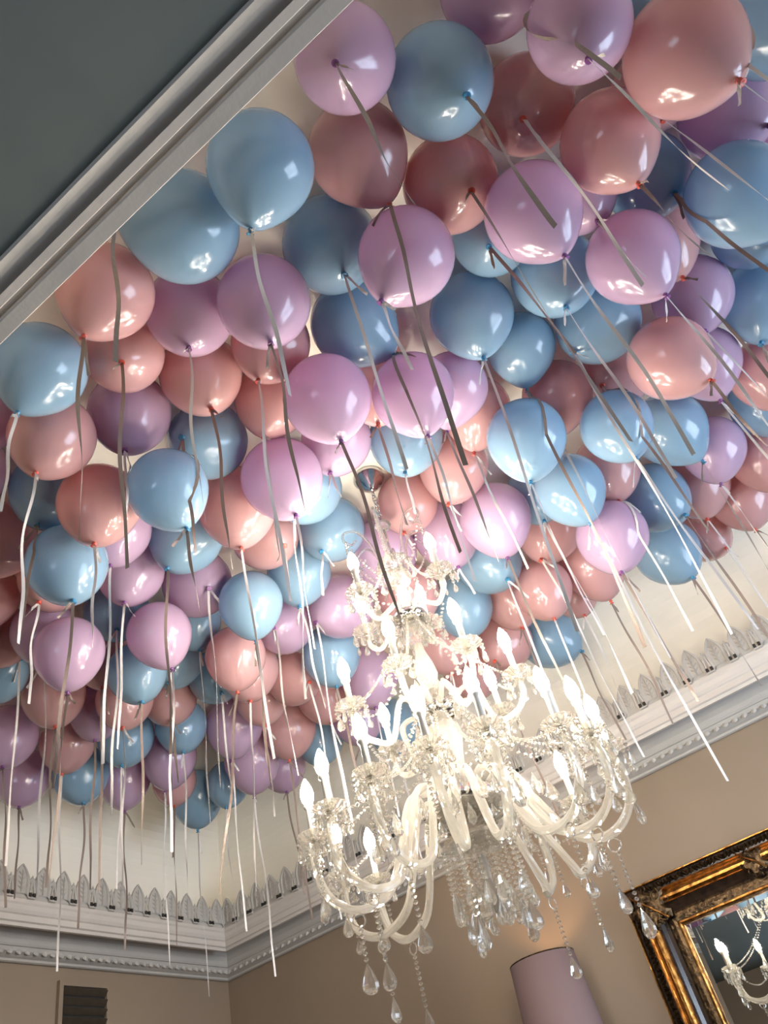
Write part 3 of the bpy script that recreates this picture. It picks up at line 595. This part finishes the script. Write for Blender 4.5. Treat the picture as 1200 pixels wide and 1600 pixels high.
def cartouche(nm, yc, zc, dy, dz, size):
    """scrolls, a shell, a diagonal stem and a bunch of grapes"""
    rootm = MB(); base = Vector((XR-.050, yc, zc)) - mb0
    def at(a, b, p=0.0): return T(base.x-p, base.y+dy*a*size, base.z+dz*b*size)
    plate = []
    for k in range(20):
        a = 2*PI*k/20; r = .062*(1+.22*math.cos(5*a+.4)); plate.append((0, r*math.cos(a)*size, r*math.sin(a)*size))
    c = len(plate)
    vv = [tuple(base+Vector(p)) for p in plate] + [tuple(base+Vector((-.014, p[1]*.75, p[2]*.75))) for p in plate] + [tuple(base+Vector((-.018, 0, 0)))]
    ff = [(k, (k+1)%c, c+(k+1)%c, c+k) for k in range(c)] + [(c+k, c+(k+1)%c, 2*c) for k in range(c)]
    o = mesh_obj(nm, vv, ff, MAT['bronze'], mir)
    m2 = MB()
    for (a, b, s, r) in ((.035, .03, .024, .2), (-.03, .035, .020, 2.2), (.03, -.035, .020, 4.0), (-.035, -.03, .022, 3.1), (.06, .0, .014, 5.2), (0, .06, .014, 1.0), (.0, .0, .020, .9), (-.06, .01, .013, 2.9), (.01, -.06, .013, 4.4)):
        curl(at(a, b, .012) @ Matrix.Rotation(r, 4, 'X'), m2, s*size)
    s1 = m2.obj('scrollwork', MAT['bronze'], o)
    m3 = MB()
    for q in range(14):
        a = random.uniform(-.018, .018); b = random.uniform(-.018, .018)
        m3.lathe([(.001, -.006), (.0052, -.003), (.006, .0), (.0052, .003), (.001, .006)], 7, at(-.022+a, -.052+b, .018))
    for q in range(8):
        a = q/8*2*PI; m3.lathe([(.001, -.005), (.0045, -.002), (.0045, .002), (.001, .005)], 6, at(.02+.014*math.cos(a), .022+.014*math.sin(a), .024))
    m3.obj('berries', MAT['bronze'], o, True)
    m4 = MB(); m4.tube([at(.065, .065, .012).translation, at(.03, .03, .026).translation, at(-.005, 0.0, .030).translation, at(-.05, -.045, .018).translation], .0042, 6)
    m4.obj('stem', MAT['gold'], o)
cartouche('corner_ornament', MY1-.108, MZ1-.108, 1, 1, 1.25)
cartouche('corner_ornament', MY0+.108, MZ1-.108, -1, 1, 1.25)
cartouche('corner_ornament', MY1-.108, MZ0+.108, 1, -1, 1.0)
cartouche('corner_ornament', MY0+.108, MZ0+.108, -1, -1, 1.0)
cartouche('side_ornament', MY1-.58, MZ1-.10, 1, 1, .8)

# ================================================================ floor lamp with mauve shade
LX, LY = 3.50, 1.58
lamp = empty('floor_lamp', (LX, LY, 0)); tag(lamp, 'floor lamp with a mauve brown drum shade in front of the tan wall', 'lamp')
mb = MB(); mb.lathe([(.14, 0), (.14, .015), (.03, .03), (.012, .05)], 32); mb.obj('base', MAT['bronze'], lamp, True)
mb = MB(); mb.lathe([(.011, .04), (.011, Z(.58))], 12); mb.obj('pole', MAT['bronze'], lamp, True)
mb = MB(); zt, zb = Z(.79), Z(.38); mb.lathe([(.165, zb), (.140, zt), (.138, zt), (.163, zb), (.165, zb)], 64, cap=False); mb.obj('lamp_shade', MAT['shade'], lamp, True)
mb = MB(); mb.torus((0, 0, zt), .139, .003, 48); mb.torus((0, 0, zb), .164, .003, 48)
for a in (0, 2*PI/3, 4*PI/3): mb.tube([(.0, .0, zt-.04), (.138*math.cos(a), .138*math.sin(a), zt-.003)], .002, 5)
mb.obj('shade_ring', MAT['bronze'], lamp)
mb = MB(); mb.lathe([(.006, Z(.58)), (.022, Z(.60)), (.030, Z(.63)), (.022, Z(.66)), (.004, Z(.68))], 12); mb.obj('bulb', MAT['bulb_lamp'], lamp, True)

# ================================================================ chandelier
AX, AY = 1.875, .92
ch = empty('crystal_chandelier', (AX, AY, HC))
tag(ch, 'large crystal chandelier with lit candle bulbs, curved glass arms and hanging drops', 'chandelier')
cz = lambda h: Z(h) - HC                              # heights above the lens -> below the rose
def part(nm, mb, m, parent=ch, smooth=False): return mb.obj(nm, m, parent, smooth)
def lp(nm, prof, m, seg=24, smooth=True, ribs=0, depth=0.):
    mb = MB(); mb.lathe([(r, cz(h)) for r, h in prof], seg, ribs=ribs, depth=depth); return part(nm, mb, m, ch, smooth)
lp('ceiling_rose', [(.056, 2.0995), (.058, 2.085), (.050, 2.078), (.046, 2.064), (.030, 2.056), (.026, 2.040), (.012, 2.032), (.006, 2.02)], MAT['chrome'], 32)
mb = MB()
for i in range(6):
    h = 2.005 - i*.024
    M = T(0, 0, cz(h)) @ Matrix.Rotation(PI/2 if i % 2 else 0, 4, 'Z') @ Matrix.Rotation(PI/2, 4, 'X') @ Matrix.Diagonal((.7, 1.25, 1, 1))
    mb.torus((0, 0, 0), .012, .0028, 14, 6, M)
part('chain', mb, MAT['chrome'], ch, True)
lp('crystal_ball', [(.004, 1.868), (.020, 1.860), (.030, 1.845), (.020, 1.830), (.006, 1.822)], MAT['crystal'], 12, False)
lp('rod', [(.0055, 1.825), (.0055, 1.69)], MAT['chrome'], 10)
lp('top_bell', [(.012, 1.70), (.030, 1.695), (.058, 1.672), (.062, 1.660), (.030, 1.655), (.020, 1.640)], MAT['crystal'], 20, False, 1, -.10)
lp('crystal_ball', [(.012, 1.642), (.036, 1.628), (.046, 1.605), (.036, 1.582), (.012, 1.570)], MAT['crystal'], 14, False)
lp('glass_stem', [(.014, 1.572), (.020, 1.53), (.013, 1.49), (.018, 1.46)], MAT['arm_glass'], 12, False)
lp('arm_plate', [(.018, 1.462), (.052, 1.452), (.056, 1.438), (.040, 1.425), (.016, 1.418)], MAT['chrome'], 24)
lp('crystal_ball', [(.014, 1.419), (.040, 1.405), (.050, 1.378), (.040, 1.350), (.014, 1.338)], MAT['crystal'], 14, False)
lp('glass_stem', [(.014, 1.340), (.016, 1.31), (.028, 1.27), (.034, 1.23), (.022, 1.19), (.013, 1.155)], MAT['arm_glass'], 14, False, 1, -.08)
lp('crystal_bowl', [(.014, 1.160), (.060, 1.150), (.072, 1.162), (.066, 1.145), (.030, 1.130), (.016, 1.126)], MAT['crystal'], 24, False, 1, -.10)
lp('arm_plate', [(.018, 1.128), (.058, 1.118), (.062, 1.098), (.046, 1.082), (.018, 1.072)], MAT['chrome'], 24)
lp('glass_column', [(.020, 1.074), (.044, 1.055), (.050, 1.02), (.036, .965), (.030, .93), (.048, .90), (.060, .885)], MAT['arm_glass'], 20, False, 1, -.14)
lp('hub_plate', [(.030, .888), (.075, .880), (.082, .850), (.104, .828), (.106, .812), (.060, .798), (.020, .790)], MAT['chrome'], 32)
lp('crystal_dish', [(.020, .794), (.085, .790), (.112, .806), (.118, .800), (.086, .772), (.040, .756), (.018, .750)], MAT['crystal'], 28, False, 1, -.09)
lp('bead_dish', [(.016, .752), (.060, .742), (.094, .728), (.096, .718), (.050, .700), (.014, .690)], MAT['crystal'], 24, False, 1, -.09)
lp('finial', [(.010, .692), (.016, .66), (.012, .63), (.022, .60), (.026, .585), (.014, .565), (.003, .552)], MAT['arm_glass'], 12, False)

# shared crystal meshes
def shared(nm, mb, m, smooth=False):
    me = bpy.data.meshes.new(nm); me.from_pydata([tuple(p) for p in mb.v], [], mb.f); outward(me); me.materials.append(m)
    if smooth: me.shade_smooth()
    return me
mb = MB(); mb.lathe([(.0085, 0), (.0085, .078), (.013, .082), (.013, .089), (.010, .094)], 14); M_CANDLE = shared('candle_sleeve', mb, MAT['candle'], True)
mb = MB(); mb.lathe([(.0085, .0), (.0145, .010), (.0175, .024), (.0150, .042), (.0085, .058), (.0022, .070)], 12); M_BULB = shared('bulb', mb, MAT['bulb'], True)
mb = MB()
mb.lathe([(.012, -.004), (.026, .000), (.040, .010), (.0435, .013), (.040, .016), (.026, .008), (.010, .004)], 28, ribs=1, depth=-.10)
mb.lathe([(.008, -.022), (.015, -.016), (.015, -.008), (.009, -.002)], 10)
M_PAN = shared('drip_pan', mb, MAT['crystal'])
def drop(mb, x, y, z, s=1.0, w=1.0):           # pear drop hanging from z
    M = T(x, y, z) @ Matrix.Rotation(random.uniform(0, PI), 4, 'Z') @ Matrix.Diagonal((1.22*w, .72*w, 1, 1))
    mb.lathe([(.0008*s, 0), (.005*s, -.010*s), (.011*s, -.026*s), (.0155*s, -.042*s), (.0150*s, -.052*s), (.009*s, -.061*s), (.0015*s, -.064*s)], 9, M)
def bead(mb, p, r=.0058):
    mb.lathe([(r*.25, -r*.8), (r*.95, -r*.25), (r*.95, r*.25), (r*.25, r*.8)], 6, T(*p))
def strand(mb, p, n, dropsize, gap=.0125, w=1.0, r=.0058):
    for i in range(n): bead(mb, (p[0], p[1], p[2]-gap*(i+.5)), r)
    if dropsize: drop(mb, p[0], p[1], p[2]-gap*n-.001, dropsize, w)
def swag(mb, a, b, sag, n, r=.0055):
    a = Vector(a); b = Vector(b)
    for i in range(n+1):
        t = i/n; q = a.lerp(b, t); q.z -= sag*4*t*(1-t); bead(mb, q, r)
pans = []
for vnt in range(3):                            # three patterns of small crystals round a drip pan
    mb = MB()
    for k in range(8):
        a = 2*PI*k/8 + vnt*.3; nb = (2, 3, 1, 3)[(k+vnt) % 4]
        strand(mb, (.041*math.cos(a), .041*math.sin(a), .008), nb, (.55, .42, .62, .5)[(k+vnt) % 4], .0125, .9)
    pans.append(shared('pan_crystals', mb, MAT['crystal']))
def child(mesh, nm, parent, M):
    o = bpy.data.objects.new(nm, mesh); COL.objects.link(o); o.parent = parent; o.matrix_local = M; return o
def arm(i, tip, hub_r, hub_h, kind):
    dx, dy = tip[0]-AX, tip[1]-AY; R_ = math.hypot(dx, dy); ux, uy = dx/R_, dy/R_
    cup = tip[2] - .115
    if kind == 'low':   P = [(hub_r, hub_h), (.115, hub_h+.012), (.155, hub_h-.018), (.190, cup-.045), (.245, cup-.150), (R_*.80, cup-.180), (R_*.965, cup-.140), (R_*1.015, cup-.065), (R_, cup-.018)]
    elif kind == 'mid': P = [(hub_r, hub_h), (.095, hub_h+.030), (.135, hub_h+.012), (R_*.62, cup-.080), (R_*.86, cup-.088), (R_*.99, cup-.055), (R_, cup-.018)]
    else:               P = [(hub_r, hub_h), (.070, hub_h+.022), (R_*.45, hub_h-.020), (R_*.75, cup-.062), (R_*.96, cup-.050), (R_, cup-.018)]
    pts = catmull([(ux*r, uy*r, cz(h)) for r, h in P], 7)
    mb = MB(); mb.tube(pts, .0112 if kind == 'low' else .0085, 8, ribs=True)
    a = mb.obj('arm', MAT['arm_glass'], ch)
    c = Vector((ux*R_, uy*R_, cz(cup)))
    child(M_PAN, 'drip_pan', a, T(*c)); child(M_CANDLE, 'candle_sleeve', a, T(c.x, c.y, c.z+.002)); child(M_BULB, 'bulb', a, T(c.x, c.y, c.z+.093))
    child(pans[i % 3], 'pan_crystals', a, T(*c) @ Matrix.Rotation(i*.9, 4, 'Z'))['kind'] = 'stuff'
    if kind == 'low':
        q = Vector((ux*R_*.84, uy*R_*.80, cz(cup-.180)))
        mb = MB(); mb.torus((0, 0, 0), .015, .0022, 16, 5, T(q.x, q.y, q.z-.024) @ Matrix.Rotation(math.atan2(uy, ux), 4, 'Z') @ Matrix.Rotation(PI/2, 4, 'X'))
        mb.obj('ring', MAT['crystal'], a)
        mb = MB(); strand(mb, (q.x, q.y, q.z-.040), (9, 6, 8, 10, 7, 9)[i % 6], (.85, 1.0, .9, .8)[i % 4]); mb.obj('bead_pendant', MAT['crystal'], a)
        mb = MB(); s2 = (ux*R_*1.0, uy*R_*1.0)
        strand(mb, (s2[0]-uy*.02, s2[1]+ux*.02, cz(cup-.03)), (7, 9, 6)[i % 3], (1.0, .7, .8)[i % 3]); strand(mb, (s2[0]+uy*.02, s2[1]-ux*.02, cz(cup-.03)), (5, 8, 10)[i % 3], (.8, .9, .6)[i % 3])
        mb.obj('bead_pendant', MAT['crystal'], a)
        mb = MB(); drop(mb, ux*.23, uy*.23, cz(hub_h-.06), .95); mb.obj('prism', MAT['crystal'], a)
    return a, c
cups = {}
for kind, L, hr, hh in (('low', BULBS_LOW, .070, .858), ('mid', BULBS_MID, .045, 1.100), ('up', BULBS_UP, .040, 1.440)):
    cups[kind] = [arm(i, t, hr, hh, kind) for i, t in enumerate(L)]
# bead garlands between and down to the cups
for kind in ('low', 'mid', 'up'):
    S = sorted(cups[kind], key=lambda c: math.atan2(c[1].y, c[1].x))
    for i, (a, c) in enumerate(S):
        d = S[(i+1) % len(S)][1]; dist = (d-c).length
        if dist < .36:
            mb = MB(); swag(mb, c+Vector((0, 0, -.004)), d+Vector((0, 0, -.004)), .045+.1*dist, max(6, int(dist/.0135)), .0048); mb.obj('bead_garland', MAT['crystal'], a)
        top = {'low': (.062, 1.105), 'mid': (.052, 1.41), 'up': (.058, 1.665)}[kind]
        r = c.xy.normalized(); st = Vector((r.x*top[0], r.y*top[0], cz(top[1])))
        mb = MB(); dd = (st-c).length; swag(mb, st, c+Vector((0, 0, .004)), .075 if kind == 'low' else .05, int(dd/.0125), .0050); mb.obj('bead_garland', MAT['crystal'], a)
# clear scrolls curling up from the top bell, with strands hanging from their tips
for k in range(6):
    a = k*PI/3 + .35; ux, uy = math.cos(a), math.sin(a)
    pts = catmull([(ux*r, uy*r, cz(h)) for r, h in ((.02, 1.665), (.05, 1.70), (.065, 1.76), (.10, 1.815), (.145, 1.81), (.155, 1.775), (.13, 1.755), (.112, 1.775))], 6)
    mb = MB(); mb.tube(pts, .0055, 7, rf=lambda t: 1-.35*t); s = mb.obj('glass_scroll', MAT['crystal'], ch)
    mb = MB(); strand(mb, (ux*.150, uy*.150, cz(1.76)), 12, .7); mb.obj('bead_pendant', MAT['crystal'], s)
    mb = MB(); swag(mb, (ux*.150, uy*.150, cz(1.765)), (ux*.03, uy*.03, cz(1.60)), .03, 16, .005); mb.obj('bead_garland', MAT['crystal'], s)
# strands round the plates and dishes
def fringe(nm, r, h, n, lens, drops, gap=.0125):
    for k in range(n):
        a = 2*PI*k/n; mb = MB(); strand(mb, (r*math.cos(a), r*math.sin(a), cz(h)), lens[k % len(lens)], drops[k % len(drops)], gap); mb.obj(nm, MAT['crystal'], ch)
fringe('bead_pendant', .060, 1.655, 8, (4, 6), (.5, .6))
fringe('bead_pendant', .054, 1.430, 8, (3, 5), (.6, .5))
fringe('bead_pendant', .070, 1.155, 10, (3, 5), (.6, .8))
fringe('bead_pendant', .114, .798, 12, (2, 1), (.55, .9))
fringe('bead_pendant', .093, .716, 16, (7, 9, 8, 14), (1.15, .9, 1.1, .9))
fringe('bead_pendant', .055, .700, 8, (8, 10), (1.1, .9))

# ================================================================ balloons
def balloon_mesh(nm, tear, m):
    prof = []; n = 22
    for i in range(n+1):
        t = i/n
        if t < .5: a = PI/2*(1-t*2); prof.append((math.cos(a), math.sin(a)))
        else:
            ph = PI/2*(t-.5)*2; r = math.cos(ph)
            prof.append((max(r, .03), -math.sin(ph) - .21*math.sin(ph)**(7 if tear < .25 else 4.2 if tear < .4 else 2.8)))
    mb = MB(); prof = [(max(r, .002), z) for r, z in prof]; mb.lathe(prof, 36); mb.v = mb.v
    me = bpy.data.meshes.new(nm); me.from_pydata([tuple(p) for p in mb.v], [], mb.f); outward(me); me.materials.append(m); me.shade_smooth(); return me
BM = {}
for c in 'BPL':
    for q, t in enumerate((.12, .30, .55)): BM[c, q] = balloon_mesh('balloon', t, MAT[c])
KM = {}
for c in 'BPL':
    mb = MB(); mb.lathe([(.045, .03), (.028, -.01), (.055, -.035), (.058, -.060), (.030, -.075), (.050, -.105), (.075, -.125), (.060, -.132), (.015, -.110)], 12)
    me = bpy.data.meshes.new('knot'); me.from_pydata([tuple(p) for p in mb.v], [], mb.f); outward(me); me.materials.append(KNOT[c]); me.shade_smooth(); KM[c] = me
SPH = [(Vector((t[0], t[1], Z(t[2]))), t[3]) for t in BALLOONS]
def clear_of(p, near):
    # a hanging ribbon slides round the balloons beside it
    for _ in range(3):
        for c, r in near:
            dz = p.z-c.z
            if abs(dz) >= r: continue
            need = math.sqrt(r*r-dz*dz)+.005; h = Vector((p.x-c.x, p.y-c.y, 0)); L = h.length
            if L < need: p = p + (h/L if L > 1e-4 else Vector((1, 0, 0)))*(need-L)
    return p
def ribbon(a, b, width, seed, m, name, parent, n=22):
    near = [(c, r) for c, r in SPH if abs(c.x-a[0]) < .6 and abs(c.y-a[1]) < .6]
    rng = random.Random(seed); a = Vector(a); b = Vector(b); L = (b-a).length
    ax = (b-a).normalized(); s1 = ax.cross(Vector((.3, .9, .1))).normalized(); s2 = ax.cross(s1)
    ph = rng.uniform(0, 6.28); amp = rng.uniform(.004, .014)*min(1, L/.5); tw = rng.uniform(-1.6, 1.6); t0 = rng.uniform(-.7, .7) + math.atan2(Vector((-.6, .75, 0)).dot(s2), Vector((-.6, .75, 0)).dot(s1))
    v = []; f = []
    for i in range(n+1):
        t = i/n; p = a.lerp(b, t) + s1*amp*math.sin(ph+t*5.5)*math.sin(PI*min(1, t*1.2)) + s2*amp*.8*math.sin(ph*1.7+t*4)*t
        if i: p = clear_of(p, near)
        w = t0 + tw*t + .5*math.sin(ph+t*7); d = s1*math.cos(w) + s2*math.sin(w); d = d*width*.5
        nrm = ax.cross(d).normalized()*.0002
        v += [p-d+nrm, p+d+nrm, p+d-nrm, p-d-nrm]
    for i in range(n):
        for k in range(4): f.append((i*4+k, i*4+(k+1)%4, (i+1)*4+(k+1)%4, (i+1)*4+k))
    f += [(0, 1, 2, 3), (n*4+3, n*4+2, n*4+1, n*4)]
    return mesh_obj(name, v, f, m, parent)
for i, (x, y, z, R_, kx, ky, kz, ex, ey, ez, c, rc, tear, label) in enumerate(BALLOONS):
    P = Vector((x, y, Z(z))); d = Vector((kx, ky, kz)).normalized()
    q = d.to_track_quat('-Z', 'Y').to_matrix().to_4x4()
    o = bpy.data.objects.new('balloon', BM[c, 0 if tear < .22 else 1 if tear < .36 else 2]); COL.objects.link(o)
    o.matrix_world = T(*P) @ q @ Matrix.Diagonal((R_, R_, R_, 1))
    tag(o, label, 'balloon', 'pastel helium balloons under the ceiling')
    inv = o.matrix_world.inverted()
    k = bpy.data.objects.new('knot', KM[c]); COL.objects.link(k); k.parent = o; k.matrix_parent_inverse = Matrix.Identity(4); k.matrix_local = T(0, 0, -1.20)
    kp = P + d*R_*1.25
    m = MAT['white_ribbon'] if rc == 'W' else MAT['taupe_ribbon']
    r = ribbon(kp, (ex, ey, Z(ez)), .0090 if rc == 'T' else .0078, i, m, 'ribbon', None); r.parent = o; r.matrix_local = inv
    rng = random.Random(i*7+1); tl = rng.uniform(.04, .10); a = rng.uniform(0, 6.28)
    r = ribbon(kp, kp + Vector((math.cos(a)*tl*.55, math.sin(a)*tl*.55, -tl)), .008, i+500, m, 'ribbon_tail', None, 5); r.parent = o; r.matrix_local = inv
